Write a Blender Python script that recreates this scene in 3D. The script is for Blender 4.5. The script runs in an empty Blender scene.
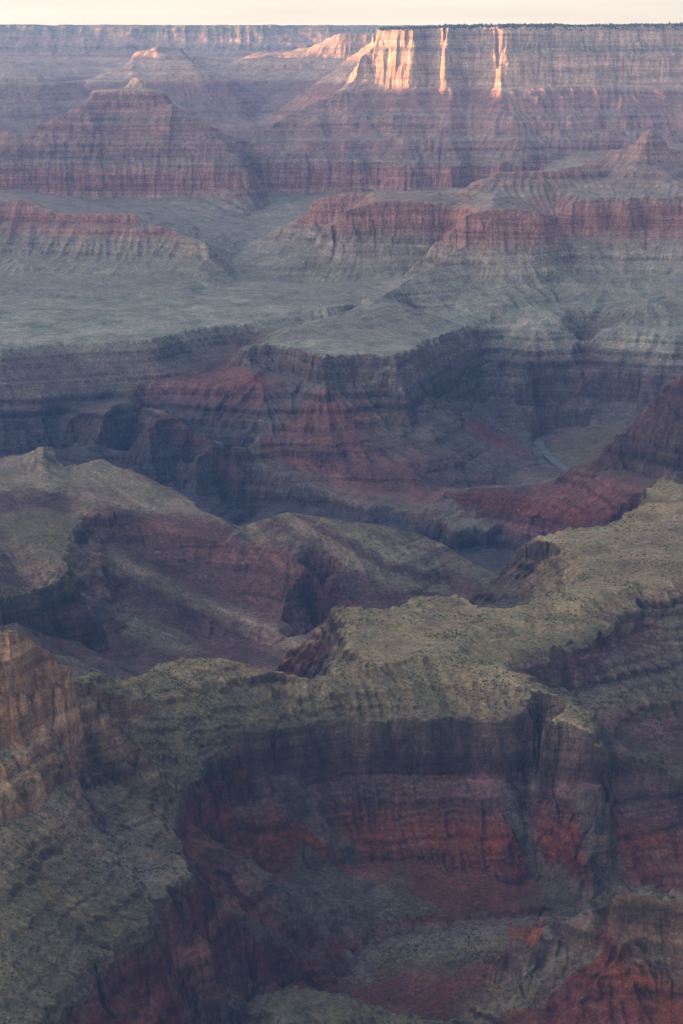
import bpy, math, time
import numpy as np
from mathutils import Vector
from mathutils.geometry import delaunay_2d_cdt
T0 = time.time()
C = bpy.context.scene
rng = np.random.default_rng(7)

# ------------------------------------------------------------------ camera
ZC, F, CX, CY, HY = 1450.0, 2000.0, 341.5, 512.0, 45.0      # eye height above the river (m), focal length in pixels, horizon row
PITCH = math.atan((CY - HY) / F)
SP, CP = math.sin(PITCH), math.cos(PITCH)
def tdep(py):
    v = (CY - np.asarray(py, float)) / F
    return (SP - v * CP) / (CP + v * SP)
def apx(px, py):
    v = (CY - np.asarray(py, float)) / F
    return (np.asarray(px, float) - CX) / F / (CP + v * SP)

# ------------------------------------------------------------------ survey lines (breaklines of the terrain)
# rock kinds: ground colour, cliff colour, weight of the strata column
MAT = {
    'G': ((.315, .255, .135), (.105, .078, .060), 0),   # scrub covered bench
    'g': ((.170, .142, .085), (.105, .080, .062), 0),   # greyer scrub slope
    'S': ((.175, .145, .118), (.130, .096, .080), 0),   # grey talus
    'T': ((.260, .200, .125), (.320, .205, .130), 0),   # tan limestone
    'b': ((.175, .140, .088), (.125, .084, .056), 0),   # brown cap rock
    't': ((.220, .190, .115), (.310, .200, .128), 0),   # scrub at the foot of tan limestone
    'B': ((.120, .088, .068), (.085, .060, .050), 0),   # brown sandstone
    'R': ((.225, .066, .032), (.195, .060, .034), 0),    # red shale
    'e': ((.200, .098, .080), (.15, .060, .052), 0),    # faded red shale
    'r': ((.150, .053, .038), (.115, .036, .033), 0),   # dark red shale
    'P': ((.150, .084, .078), (.115, .062, .060), 0),   # purple shale
    'M': ((.215, .142, .108), (.140, .070, .064), 0),   # banded hills
    'V': ((.265, .212, .142), (.180, .100, .082), 0),   # banded hills, paler tops
    'D': ((.085, .075, .082), (.066, .059, .067), 0),   # dark schist
    'W': ((.230, .225, .180), (.080, .062, .064), 0),   # pale ledge
    'X': ((.200, .190, .140), (.20, .17, .13), 1),      # by strata column
    'Q': ((.315, .318, .235), (.200, .150, .130), 0),   # far scrub bench
}
PTS = []            # a, lnY, z, mat, region
REF, ORD = {}, {}
def SIDE(ref, reg, mat, dist, dz):                              # foot of a cliff that faces sideways: the rim moved out to its right hand
    X, Y, z = ORD[ref]; dx, dy = np.gradient(X), np.gradient(Y); k = np.ones(5) / 5
    dx = np.convolve(np.pad(dx, 2, mode='edge'), k, 'valid'); dy = np.convolve(np.pad(dy, 2, mode='edge'), k, 'valid'); l = np.hypot(dx, dy)
    for i in range(len(X)):
        x, y = X[i] - dy[i] / l[i] * dist, Y[i] + dx[i] / l[i] * dist
        PTS.append((x / y, math.log(y), z[i] + dz, mat, reg))

def dens(pts, step):
    out = []
    for p, q in zip(pts[:-1], pts[1:]):
        n = max(1, int(math.ceil(max(abs(q[0] - p[0]), abs(q[1] - p[1])) / step)))
        for k in range(n):
            f = k / n
            out.append([p[i] + (q[i] - p[i]) * f for i in range(len(p))])
    out.append(list(pts[-1]))
    return np.array(out, float)
def L(name, reg, mat, pts, mode='z', ref=None, s=None, Y=None, ext=True, step=5):
    pts = [tuple(p) for p in pts]
    if Y is not None:
        pts = [p if len(p) == 3 else (p[0], p[1], Y) for p in pts]; mode = 'Y'
    if ext and pts[0][0] <= 3: pts = [(-200,) + pts[0][1:]] + pts
    if ext and pts[-1][0] >= 680: pts = pts + [(880,) + pts[-1][1:]]
    P = dens(pts, step)
    px, py = P[:, 0], P[:, 1]
    t = tdep(py); a = apx(px, py)
    if ref is not None:
        R = REF[ref]
        Y0 = np.interp(px, R[0], R[1]); z0 = np.interp(px, R[0], R[2])
        Yv = (ZC - z0 + s * Y0) / (t + s); zv = ZC - t * Yv
    elif mode == 'z':
        zv = P[:, 2]; Yv = (ZC - zv) / t
    elif mode == 'Y':
        Yv = P[:, 2]; zv = ZC - t * Yv
    o = np.argsort(px, kind='stable')
    REF[name] = (px[o], Yv[o], zv[o], a[o]); ORD[name] = (a * Yv, Yv, zv)
    for i in range(len(px)): PTS.append((a[i], math.log(Yv[i]), zv[i], mat, reg))
def H(reg, mat, pts, ext=True, step=12):                     # ground nobody sees from here: (px, Y, z)
    pts = list(pts)
    if ext and pts[0][0] <= 3: pts = [(-200,) + tuple(pts[0][1:])] + pts
    if ext and pts[-1][0] >= 680: pts = pts + [(880,) + tuple(pts[-1][1:])]
    out = []
    for p, q in zip(pts[:-1], pts[1:]):
        n = max(1, int(abs(q[0] - p[0]) / step))
        for k in range(n): out.append([p[i] + (q[i] - p[i]) * k / n for i in range(3)])
    out.append(pts[-1])
    for px, Y, z in out: PTS.append(((px - CX) / F, math.log(Y), z, mat, reg))
def BACK(ref, reg, mat, dY, dz, x0=-999, x1=9999):           # the hidden slope behind a crest
    px, Y, z, a = REF[ref]
    for i in range(len(px)):
        if x0 <= px[i] <= x1: PTS.append((a[i], math.log(Y[i] + dY), z[i] + dz, mat, reg))

def FAN(reg, mat, px0, px1, py, ref, s, amp, lam, seed):     # talus cones: ribs and hollows along the foot of a cliff
    r = np.random.default_rng(seed); x = px0; edge = [px0]
    while x < px1: x += lam * (.5 + r.random()); edge.append(x)
    h = r.random(len(edge)) * .6 + .4; R = REF[ref]
    for px in np.arange(px0, px1, 3.0):
        k = np.searchsorted(edge, px, 'right') - 1; k = min(k, len(edge) - 2); f = (px - edge[k]) / (edge[k + 1] - edge[k])
        y = float(py(px)) if callable(py) else py
        sv = s + amp * h[k] * (2 * abs(2 * f - 1) - 1); t = float(tdep(y)); Y0 = np.interp(px, R[0], R[1]); z0 = np.interp(px, R[0], R[2])
        Yv = (ZC - z0 + sv * Y0) / (t + sv); PTS.append((float(apx(px, y)), math.log(Yv), ZC - t * Yv, mat, reg))
# --- foreground, left: scrub slope with its rim
L('edge_low', 'slope', 'g', [(233,740,344),(225,746,342),(206,757,338),(197,774,336),(184,790,335),(177,807,334),(174,827,332),(182,851,330),(184,868,330),(172,882,328),(155,899,326),(150,929,322),(125,941,322),(102,954,322),(75,989,320),(55,1004,320),(48,1024,318),(20,1080,314)], ext=False)
SIDE('edge_low', 'slope', 'r', 16, -34)
L('lowband_base', 'slope', 't', [(0,812,440),(20,809,440),(37,795,440),(64,774,440),(72,753,442),(79,742,444)])
L('lowband_top', 'cliffs', 'T', [(0,802),(20,797),(37,783),(64,760),(72,741),(78,728)], ref='lowband_base', s=3)
L('main_base', 'cliffs', 't', [(0,747),(20,737),(44,729),(67,718),(79,703)], ref='lowband_top', s=.6)
L('main_ledge', 'cliffs', 'T', [(0,700),(20,696),(44,694),(60,692),(74,690)], ref='main_base', s=3.5)
L('main_ledge2', 'cliffs', 'T', [(0,690),(20,686),(44,684),(60,684),(74,684)], ref='main_ledge', s=.8)
L('main_top', 'cliffs', 'T', [(0,632),(10,630),(27,639),(47,649),(57,661),(72,667),(80,679)], ref='main_ledge2', s=3.5)
BACK('main_top', 'cliffs', 'g', 60, -30, x1=62)
BACK('main_top', 'cliffs', 'g', 170, -150, x1=50)
L('spur_top', 'cliffs', 't', [(86,684,447),(108,684,440),(118,682,438),(145,697,415)])
L('spur_base', 'cliffs', 't', [(86,716),(108,728),(135,713),(148,706)], ref='spur_top', s=3)
L('spur_foot', 'slope', 'g', [(90,732),(108,744),(135,728),(156,724)], ref='spur_base', s=.62)
L('low_mid', 'slope', 'g', [(95,760,420),(125,785,385),(150,800,362)])
L('low_gul', 'slope', 'S', [(80,790,395),(105,830,358),(130,860,343),(145,885,330)])
L('low_rib', 'slope', 'g', [(30,830,420),(60,855,388),(90,880,362),(110,905,344)])
L('low_led', 'slope', 'g', [(0,900,392),(40,905,372),(70,915,350)])
L('low_bot', 'slope', 'g', [(0,985,346),(25,1000,334),(0,1060,330)], ext=False)

# --- the green saddle and the scrub-topped ridge
L('saddle', 'ridge', 'G', [(86,672,455),(108,669,452),(131,676,440),(141,673,437),(168,661,433),(189,658,430),(209,659,428),(230,663,422),(246,667,415),(277,673,408),(307,675,405),(324,673,405)])
BACK('saddle', 'ridge', 'S', 60, -32, x1=318)
BACK('saddle', 'ridge', 'S', 200, -150, x1=300)
L('fold', 'ridge', 'g', [(196,724,372),(210,708,384),(226,696,392),(250,687,396),(278,681,397)])
L('fold_low', 'ridge', 'g', [(199,728,366),(213,713,377),(228,701,384),(251,692,388),(278,686,390)])
L('midridge', 'ridge', 'G', [(340,669,402),(370,665,402),(410,655,404),(453,642,405),(487,662,395),(510,672,388),(530,684,376),(547,695,365),(567,701,358),(584,708,350),(591,716,344)])
L('capedge', 'ridge', 'g', [(236,738,346),(262,733,350),(290,729,350),(330,721,352),(345,717,354),(400,719,350),(450,717,350),(490,719,348),(520,717,348),(528,710,350)])
L('capbase', 'wall', 'P', [(232,775),(245,776),(262,768),(300,768),(350,766),(400,769),(450,772),(500,776),(527,787)], ref='capedge', s=4.5)
L('capedge_r', 'ridge', 'G', [(543,717,350),(567,724,345),(590,733,336),(602,747,316)])
L('spur_r', 'ridge', 'g', [(591,716,344),(601,731,322),(618,745,300),(642,757,278),(683,784,236)])
REF['front_r'] = tuple(np.concatenate([REF['capedge_r'][i], REF['spur_r'][i][REF['spur_r'][0] > 604]]) for i in range(4))
L('capbase_r', 'wall', 'P', [(548,795),(560,791),(585,780),(610,777),(640,780),(683,802)], ref='front_r', s=3)
L('gully', 'wall', 'S', [(535,718,338),(537,752,268),(540,790,230)])
L('r1', 'wall', 'P', [(215,800),(262,800),(300,795),(350,797),(400,795),(450,800),(500,802),(525,812)], ref='capbase', s=.7)
L('r2', 'wall', 'R', [(203,840),(250,835),(300,830),(350,832),(400,832),(450,835),(500,838),(528,845)], ref='r1', s=.75)
L('r3', 'wall', 'r', [(207,880),(260,872),(310,866),(350,862),(400,862),(450,870),(500,880),(535,890)], ref='r2', s=.8)
L('rr1', 'wall', 'P', [(560,802),(600,802),(640,806),(683,818)], ref='capbase_r', s=.7)
L('rr2', 'wall', 'R', [(566,835),(600,835),(640,838),(683,846)], ref='rr1', s=.75)
L('rr3', 'wall', 'r', [(575,875),(600,875),(640,880),(683,886)], ref='rr2', s=.8)
L('rr4', 'wall', 'S', [(575,905),(600,908),(640,915),(683,925)], ref='rr3', s=.42)
L('tal1', 'wall', 'S', [(285,905,205),(310,900,190),(340,905,165),(380,905,150)])
L('tal2', 'wall', 'r', [(215,905,255),(245,925,215),(280,940,170),(315,952,132)])
L('ledge_s', 'wall', 'r', [(345,950,118),(370,934,126),(400,922,134),(450,914,141),(500,911,147),(540,907,152)])
L('stream', 'floor', 'P', [(540,913,142),(500,918,136),(450,922,128),(400,931,120),(370,943,114),(354,956,108),(347,968,104),(362,981,98)])
H('floor', 'r', [(340, 2690, 92), (300, 2690, 96), (245, 2640, 112), (215, 2500, 128), (190, 2380, 150), (150, 2230, 190)])
L('tal3', 'wall', 'r', [(175,960,240),(200,975,205),(240,985,160),(300,985,112)])

# --- foreground, right: the capped spur, the hollow, the mound
L('cap_top', 'knob', 'b', [(610,905,2602),(620,894,2596),(628,890,2592),(647,893,2588),(662,901,2580),(683,899,2560)], mode='Y')
BACK('cap_top', 'knob', 'S', 40, -8, x0=618)
BACK('cap_top', 'knob', 'S', 150, -95, x0=612)
L('cap_base', 'knob', 'b', [(606,918),(617,930),(642,945),(662,959),(683,972)], ref='cap_top', s=4)
L('cap_ridge', 'knob', 'S', [(594,916,2610),(570,920,2630),(547,924,2650),(528,934,2690)], mode='Y')
BACK('cap_ridge', 'knob', 'S', 90, -60)
L('rib', 'knob', 'g', [(600,925,251),(575,943,215),(560,955,192),(520,990,142),(480,1024,100)])
L('rib2', 'knob', 'r', [(606,940,232),(580,968,188),(545,1000,145),(510,1030,108)])
L('hollow', 'floor', 'r', [(525,955,150),(490,972,123),(450,992,108),(425,1006,100)])
L('floor1', 'floor', 'S', [(407,937,124),(450,931,131),(500,925,139),(530,920,145)])
L('floor2', 'floor', 'g', [(395,958,112),(450,955,122),(500,942,138)])
L('floor3', 'floor', 'r', [(385,976,103),(420,985,104)])
L('mound', 'mound', 'g', [(200,1026,2520),(225,1009,2530),(250,996,2550),(280,989,2560),(310,989,2560),(342,996,2555),(392,1009,2540),(452,1021,2530)], mode='Y')
BACK('mound', 'mound', 'r', 60, -45)
L('mound_f', 'mound', 'g', [(200,1060),(280,1050),(342,1055),(452,1060)], ref='mound', s=.3)
L('rs1', 'knob', 'R', [(612,955),(640,985),(683,1012)], ref='cap_base', s=.62)
L('rs2', 'knob', 'r', [(565,1035),(620,1050),(683,1070)], ref='rs1', s=.62)
H('floor', 'g', [(-200,1900,330),(60,1900,318),(140,1900,180),(300,1850,110),(500,1850,90),(880,1850,120)])

# --- the ridge: flat top, left knob cliff, right shoulder
L('plat_top', 'ridge', 'G', [(330,608,420),(345,606,420),(371,608,416),(391,608,414),(409,601,415),(428,597,416),(456,597,414),(473,605,410),(497,607,410),(520,605,412),(547,597,416),(566,590,420)])
L('kn_edge', 'ridge', 'G', [(330,609,418),(337,617,418),(344,630,416),(346,640,414),(361,647,412),(367,655,408),(364,666,405)])
L('kn_base', 'ridge', 'B', [(326,625,3580),(326,650,3535),(325,668,3480)], mode='Y')
L('kn_tal', 'ridge', 'r', [(280,670,3560),(300,662,3560),(318,652,3570)], mode='Y')
BACK('plat_top', 'ridge', 'S', 70, -45, x0=336, x1=540)
BACK('plat_top', 'ridge', 'S', 230, -190, x0=326, x1=455)
L('flat_in', 'ridge', 'G', [(380,630,411),(420,622,412),(470,625,408),(520,625,406),(560,615,410)])
L('edge_v', 'ridge', 'g', [(507,661,393),(530,652,396),(554,645,398),(571,639,399),(588,634,400),(606,631,400),(616,622,402),(614,612,404),(641,608,404),(668,607,404),(683,604,404)])
L('edge_v_base', 'ridge', 'P', [(512,674,378),(530,668,376),(554,664,372),(585,655,370),(606,648,368),(626,640,366),(640,626,368),(683,622,366)])
L('val1', 'ridge', 'S', [(540,688,340),(575,690,322),(610,680,325),(650,665,330),(683,655,332)])
L('val2', 'ridge', 'g', [(560,697,335),(600,702,312),(648,697,300),(683,692,298)])
L('val3', 'ridge', 'P', [(610,722,292),(650,718,275),(683,715,272)])
L('val4', 'ridge', 'P', [(622,738,272),(650,745,260),(683,755,246)])
L('rimline', 'ridge', 'G', [(581,608,416),(598,592,424),(625,588,424),(655,585,425),(683,576,427)])
L('py_edge', 'ridge', 'G', [(537,538,430),(551,541,430),(584,557,428),(572,574,424),(567,589,420)])
L('py_left', 'ridge', 'B', [(535,541,4160),(520,554,4130),(503,571,4090),(497,582,4060),(466,599,4040)], mode='Y')
L('py_in', 'ridge', 'B', [(545,560,388),(530,580,360),(515,596,345)])
L('sky_r', 'ridge', 'G', [(540,537,432),(548,534,433),(567,526,434),(598,524,435),(618,521,436),(623,511,440),(637,503,442),(645,497,444),(649,484,450),(662,477,452),(683,481,452)])
L('sr_in', 'ridge', 'T', [(600,560,428),(630,545,438),(660,528,440),(683,515,446)])
L('sr_in2', 'ridge', 'G', [(600,545,427),(630,527,434),(660,508,440),(683,498,448)])
BACK('sky_r', 'ridge', 'B', 60, -50)
BACK('sky_r', 'ridge', 'B', 220, -230)
H('hills', 'S', [(470,4250,190),(520,4400,150),(600,4700,120),(700,5000,120),(880,5000,120)], ext=False)
H('hills', 'S', [(-200,3500,330),(0,3500,300),(60,3550,260),(150,3700,180),(250,3780,140),(330,3950,120),(400,4100,115),(460,4300,115)], ext=False)

# --- banded hills beyond the ridge
L('h_base', 'hills', 'P', [(60,652,185),(100,655,165),(150,655,148),(230,655,128),(280,650,118),(310,640,114),(322,618,114)])
L('h_crest', 'hills', 'V', [(232,524,4880),(240,527,4850),(260,519,4840),(287,509,4832),(313,514,4820),(350,521,4800),(394,528,4795),(414,532,4805),(441,544,4830),(473,561,4834),(500,573,4834)], mode='Y')
BACK('h_crest', 'hills', 'P', 110, -55)
BACK('h_crest', 'gorge', 'D', 350, -170)
L('h_crest2', 'hills', 'V', [(0,455,5180),(20,453,5170),(29,447,5160),(40,444,5150),(48,447,5150),(52,457,5140),(61,465,5130),(71,469,5120),(79,464,5140),(91,459,5150),(108,460,5150),(128,467,5140),(152,477,5120),(178,490,5100),(190,497,5090)], mode='Y')
BACK('h_crest2', 'hills', 'P', 90, -70)
BACK('h_crest2', 'gorge', 'D', 330, -240)
L('h_c3', 'hills', 'V', [(189,506,4990),(209,512,4960),(230,521,4930)], mode='Y')
L('h_s1', 'hills', 'V', [(0,490,372),(40,487,368),(75,485,364)])
L('h_dk', 'hills', 'P', [(0,512,346),(25,507,342),(60,500,340)])
L('lp_top', 'hills', 'g', [(0,520,346),(30,514,346),(77,512,346)])
L('lp_edge', 'hills', 'g', [(77,514,345),(76,526,343),(69,541,336),(66,556,331),(72,565,328),(64,575,326),(44,586,324),(17,593,322),(0,596,322)], ext=False)
H('hills', 'g', [(-200,4050,322),(0,4050,322)], ext=False)
L('lp_base', 'hills', 'M', [(83,517,328),(86,530,316),(84,548,302),(97,562,286),(103,578,268),(76,592,268),(45,602,272),(20,608,284),(0,606,300)], ext=False)
L('bench2', 'hills', 'g', [(0,622,282),(30,618,272),(55,620,258)])
L('bench2b', 'hills', 'P', [(0,640,240),(40,635,232),(72,640,214)])
L('h_r3', 'hills', 'V', [(95,498,355),(146,506,325),(205,514,302),(238,529,283)])
L('h_g35', 'hills', 'P', [(110,513,334),(150,515,312),(190,522,290),(232,534,270)])
L('h_r4b', 'hills', 'V', [(242,531),(285,542),(344,563),(410,585),(447,594)], ref='h_crest', s=.36)
L('h_base2', 'hills', 'P', [(345,601),(370,602),(400,597),(450,594),(480,590)], ref='h_r4b', s=.5)
REF['h_up'] = tuple(np.concatenate([REF['h_r3'][i][REF['h_r3'][0] < 236], REF['h_r4b'][i][REF['h_r4b'][0] > 246]]) for i in range(4))
L('h_r5', 'hills', 'e', [(150,521),(168,527),(220,543),(278,554),(330,578)], ref='h_up', s=.22)
L('h_r5f', 'hills', 'P', [(150,545),(190,558),(240,575),(285,598)], ref='h_r5', s=.5)
L('h_g56', 'hills', 'P', [(112,540),(160,566),(210,591),(262,613),(305,632)], ref='h_r5f', s=.42)
L('h_r6', 'hills', 'V', [(100,549),(124,564),(168,586),(220,608),(256,623),(290,637)], ref='h_g56', s=.1)
L('h_r6f', 'hills', 'P', [(150,594),(190,614),(230,633),(255,643)], ref='h_r6', s=.7)
L('h_g67', 'hills', 'P', [(125,599),(150,613),(200,641)], ref='h_r6', s=.5)
L('h_r7', 'hills', 'V', [(118,608),(132,616),(176,646)], ref='h_g67', s=.1)
# --- the gorge and its far wall
H('gorge', 'D', [(-200,5620,40),(0,5620,40),(150,5600,40),(250,5500,35),(350,5350,32),(480,5350,30),(560,5400,30),(700,5400,40),(880,5400,60)], ext=False)
L('gw_sp2', 'gorge', 'S', [(101,418,290),(114,404,306),(131,399,310),(152,408,300),(166,409,298)])
L('gw_sp2f', 'gorge', 'D', [(92,445),(120,442),(142,432)], ref='gw_sp2', s=.9)
L('gw_red', 'gorge', 'e', [(138,392,322),(165,385,335),(199,374,352),(230,367,366)])
L('gw_sp3', 'gorge', 'P', [(150,422,288),(170,412,300),(200,430,262),(214,437,248),(230,443,232)])
L('gw_sp3f', 'gorge', 'D', [(152,448),(170,446),(190,462)], ref='gw_sp3', s=1.0)
L('gw_sp3g', 'gorge', 'D', [(158,482),(178,488),(194,492)], ref='gw_sp3f', s=.9)
L('gw_sp4', 'gorge', 'S', [(198,452,208),(215,439,226),(232,446,212),(246,450,202),(270,470,150),(293,481,126),(327,492,102),(340,499,96),(367,506,90),(388,507,88),(414,511,84),(441,519,76),(456,531,66)])
L('gw_sp4f', 'gorge', 'D', [(198,480),(215,490),(232,510),(250,515),(270,505),(293,502),(327,512),(367,519),(394,524),(441,541),(462,552)], ref='gw_sp4', s=1.6)
L('gw_rav2', 'gorge', 'D', [(166,410,272),(147,425,226),(132,445,172),(115,468,135)])
L('gw_rav3', 'gorge', 'D', [(224,431,228),(206,445,186),(187,470,146),(176,487,118)])
L('gw_rav4', 'gorge', 'D', [(253,441,202),(241,453,168),(228,474,122),(214,497,76)])
L('gw_band', 'promontory', 'P', [(256,438,222),(280,436,226),(310,448,200),(345,462,168),(380,470,150),(420,478,130),(450,486,112)])
L('gw_band2', 'promontory', 'e', [(250,445,206),(285,455,180),(320,470,140),(360,482,118),(410,492,100),(450,503,88)])
L('gw_g', 'gorge', 'W', [(455,512,92),(470,516,84),(485,530,66)])
L('tonto_l', 'tonto', 'Q', [(0,345,468),(30,343,468),(60,341,468),(100,340,468),(150,337,468),(180,330,468),(215,325,468),(250,322,464)])
L('tonto_lf', 'gorge', 'S', [(0,358),(60,357),(100,356),(150,352),(190,345),(230,337),(262,332)], ref='tonto_l', s=.6)
L('gw_up', 'gorge', 'S', [(0,372),(60,372),(110,369),(150,366),(200,360),(232,352)], ref='tonto_lf', s=.45)
L('gw_rim', 'gorge', 'S', [(0,386),(24,392),(44,397),(54,389),(77,381),(101,382),(135,381),(150,384)], ref='gw_up', s=.5)
L('gw_mid', 'gorge', 'D', [(0,425),(24,425),(60,418),(70,410),(77,400),(100,400),(112,398)], ref='gw_rim', s=.9)
L('gw_low', 'gorge', 'D', [(0,456),(40,448),(58,462),(72,470)], ref='gw_mid', s=.9)
L('gw_gul', 'gorge', 'P', [(205,368,362),(228,357,384),(244,346,404)])
L('tonto_b', 'tonto', 'Q', [(0,304,496),(60,302,496),(130,298,496),(180,292,496),(230,286,494)])
# --- the promontory
L('pr_edge', 'promontory', 'Q', [(250,344,440),(256,343,440),(287,344,440),(305,352,438),(324,357,438),(357,353,438),(371,354,438),(398,355,436),(409,350,434),(428,341,424),(453,332,412),(490,322,400)])
L('pr_base', 'promontory', 'S', [(248,362),(270,367),(290,374),(305,379),(324,383),(378,389),(390,390)], ref='pr_edge', s=1.7)
L('pr_redA', 'promontory', 'e', [(228,388,330),(240,384,346),(252,378,362),(262,384,352)])
L('pr_red', 'promontory', 'e', [(300,415,272),(318,408,290),(330,405,294),(345,412,278)])
L('pr_rib', 'promontory', 'S', [(298,392,322),(280,405,296),(262,425,250),(254,440,216)])
L('pr_red2', 'promontory', 'e', [(290,432,232),(320,436,226),(360,448,196),(400,462,160)])
L('pr_lo', 'promontory', 'S', [(400,425,228),(430,440,190),(460,455,150),(490,468,120)])
L('pr_red3', 'promontory', 'e', [(468,425,158),(485,432,142),(505,440,120),(525,448,95)])
L('pr_riv', 'promontory', 'S', [(490,483,75),(520,470,62),(545,466,54),(536,452,56),(532,440,58)], ext=False)
L('river', 'floor_far', 'S', [(549,428,52),(541,436,50),(539,444,50),(545,453,49),(555,462,48),(566,470,47),(580,480,46)])
L('fan', 'floor_far', 'S', [(556,432,66),(580,427,78),(610,420,100),(640,415,120)])
L('fan2', 'floor_far', 'g', [(552,450,54),(575,455,60),(600,445,76),(620,430,95)])
L('rw_rim', 'tonto', 'Q', [(490,322,400),(537,330,392),(570,330,388),(578,335,372),(592,335,372),(600,332,382),(641,335,378),(683,338,376)])
REF['rim_far'] = tuple(np.concatenate([REF['pr_edge'][i][REF['pr_edge'][0] > 405], REF['rw_rim'][i][REF['rw_rim'][0] > 492]]) for i in range(4))
L('pr_mid', 'promontory', 'S', [(422,364),(440,368),(470,365),(503,362),(530,360)], ref='rim_far', s=.52)
L('pr_base2', 'promontory', 'S', [(418,394),(456,401),(503,405),(535,403)], ref='pr_mid', s=.6)
L('rw_cleft', 'gorge', 'P', [(584,338,345),(586,350,312),(585,365,270),(578,385,215),(562,405,150)])
L('rw_mid', 'gorge', 'S', [(540,360),(565,362),(575,368)], ref='rw_rim', s=.75)
L('rw_midr', 'gorge', 'S', [(596,368),(620,372),(650,375),(683,378)], ref='rw_rim', s=.75)
L('rw_low', 'gorge', 'S', [(548,405,160),(575,410,140),(600,402,150),(640,398,165)])
# --- red ridge and brown hill on the right
L('rr_ridge', 'redridge', 'P', [(447,490,5890),(460,488,5890),(497,487,5875),(530,485,5860),(554,478,5855),(578,465,5850),(598,456,5840),(608,452,5830),(611,441,5830),(625,428,5825),(631,418,5820),(642,411,5810),(655,394,5790),(668,381,5770),(683,375,5750)], mode='Y')
BACK('rr_ridge', 'redridge', 'S', 120, -25, x1=560)
BACK('rr_ridge', 'redridge', 'S', 200, -110, x0=561)
BACK('rr_ridge', 'floor_far', 'S', 420, -105, x0=470, x1=570)
H('floor_far', 'S', [(580,6450,60),(680,6600,80),(880,6600,100)], ext=False)
L('rr_cl', 'redridge', 'B', [(612,462),(640,470),(683,478)], ref='rr_ridge', s=1.6)
L('rr_red', 'redridge', 'e', [(540,492),(575,480),(605,475),(640,485),(683,492)], ref='rr_ridge', s=.5)
L('rr_dk', 'redridge', 'r', [(460,500),(503,502),(530,510),(564,518),(598,522),(640,525)], ref='rr_ridge', s=.32)
L('rr_lo', 'gorge', 'P', [(460,510),(503,518),(530,527),(564,535),(598,540)], ref='rr_dk', s=1.2)
L('rr_lo2', 'gorge', 'D', [(480,542),(503,550),(530,556),(564,556)], ref='rr_lo', s=.8)

# --- far benches and temples
L('bl_top', 'bench', 'X', [(0,200,8900),(27,197,8900),(34,207,8850),(67,214,8780),(128,212,8750),(145,220,8700),(182,231,8600),(205,240,8500)], mode='Y')
L('bl_base', 'bench', 'X', [(0,247),(60,247),(110,243),(160,249),(210,256)], ref='bl_top', s=.75)
L('bl_mid', 'bench', 'X', [(0,275),(60,275),(130,272),(200,268)], ref='bl_base', s=.28)
BACK('bl_top', 'bench', 'X', 350, -60)
L('vl1', 'tonto', 'X', [(250,240,530),(232,262,505),(240,285,490)])
L('vl2', 'tonto', 'X', [(262,208,590),(235,222,570),(215,232,570)])
L('lb_pin', 'butte', 'X', [(116,88),(126,83),(132,76),(138,73),(143,78),(150,85),(158,88)], Y=11430)
L('lb_cap', 'butte', 'X', [(88,97),(94,91),(118,88),(152,89),(165,93),(169,99)], Y=11340)
L('lb_capb', 'butte', 'X', [(86,104),(120,106),(150,106),(171,104)], Y=11290)
L('lb_l', 'butte', 'X', [(0,128),(10,127),(20,131),(37,125),(67,111),(85,104)], Y=11200)
L('lb_r', 'butte', 'X', [(172,104),(178,108),(202,118),(215,130),(230,141),(243,152)], Y=11200)
BACK('lb_cap', 'butte', 'X', 70, 4); BACK('lb_pin', 'butte', 'X', 130, -100); BACK('lb_l', 'butte', 'X', 250, -110); BACK('lb_r', 'butte', 'X', 250, -110)
L('lb_su', 'butte', 'X', [(0,148),(40,146),(80,143),(130,142),(190,143),(225,148)], Y=11070)
L('lb_rwt', 'butte', 'X', [(0,165),(20,170),(40,175),(55,168),(77,165),(100,167),(128,164),(160,166),(189,163),(215,160),(240,160)], Y=11000)
L('lb_rwb', 'butte', 'X', [(0,188),(34,190),(74,197),(128,199),(189,193),(215,184),(240,180)], ref='lb_rwt', s=3)
FAN('bench', 'X', 0, 205, 262, 'bl_base', .42, .20, 22, 5)
# centre: red limestone promontories
L('c1_top', 'limestone', 'X', [(304,213,9260),(310,199,9220),(320,194,9200),(361,190,9200),(394,189,9200),(456,189,9200)], mode='Y')
L('c1_base', 'limestone', 'X', [(288,238),(303,230),(322,222),(345,214)], ref='c1_top', s=2.4)
L('c1_led', 'limestone', 'X', [(262,262),(285,258),(305,252)], ref='c1_base', s=.5)
L('c2_top', 'limestone', 'X', [(326,226,8770),(332,216,8740),(340,209,8710),(354,204,8700),(394,200,8700),(428,202,8700),(450,207,8700)], mode='Y')
L('c2_base', 'limestone', 'X', [(314,245),(330,242),(360,242),(394,243),(440,250)], ref='c2_top', s=3)
L('c2_led', 'limestone', 'X', [(300,263),(330,268),(360,269),(394,271),(425,271)], ref='c2_base', s=.8)
L('c2_foot', 'tonto', 'Q', [(262,303,482),(300,309,476),(330,306,486),(362,298,505)])
L('c3_top', 'limestone', 'X', [(453,226,8360),(462,218,8330),(470,211,8310),(503,207,8300),(530,208,8300),(544,210,8310),(549,217,8330),(554,226,8370)], mode='Y')
L('c3_base', 'limestone', 'X', [(458,249),(473,250),(503,249),(530,250),(552,252)], ref='c3_top', s=3)
L('c3_led', 'limestone', 'X', [(473,266),(500,272),(540,279),(562,279)], ref='c3_base', s=.8)
L('c3_foot', 'tonto', 'Q', [(410,311),(440,306),(470,303),(500,308),(560,305)], ref='c3_led', s=.32)
FAN('limestone', 'X', 470, 560, 286, 'c3_led', .52, .24, 20, 3)
FAN('limestone', 'X', 305, 400, lambda p: 283 - (p - 305) * .05, 'c2_led', .55, .24, 20, 6)
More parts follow.
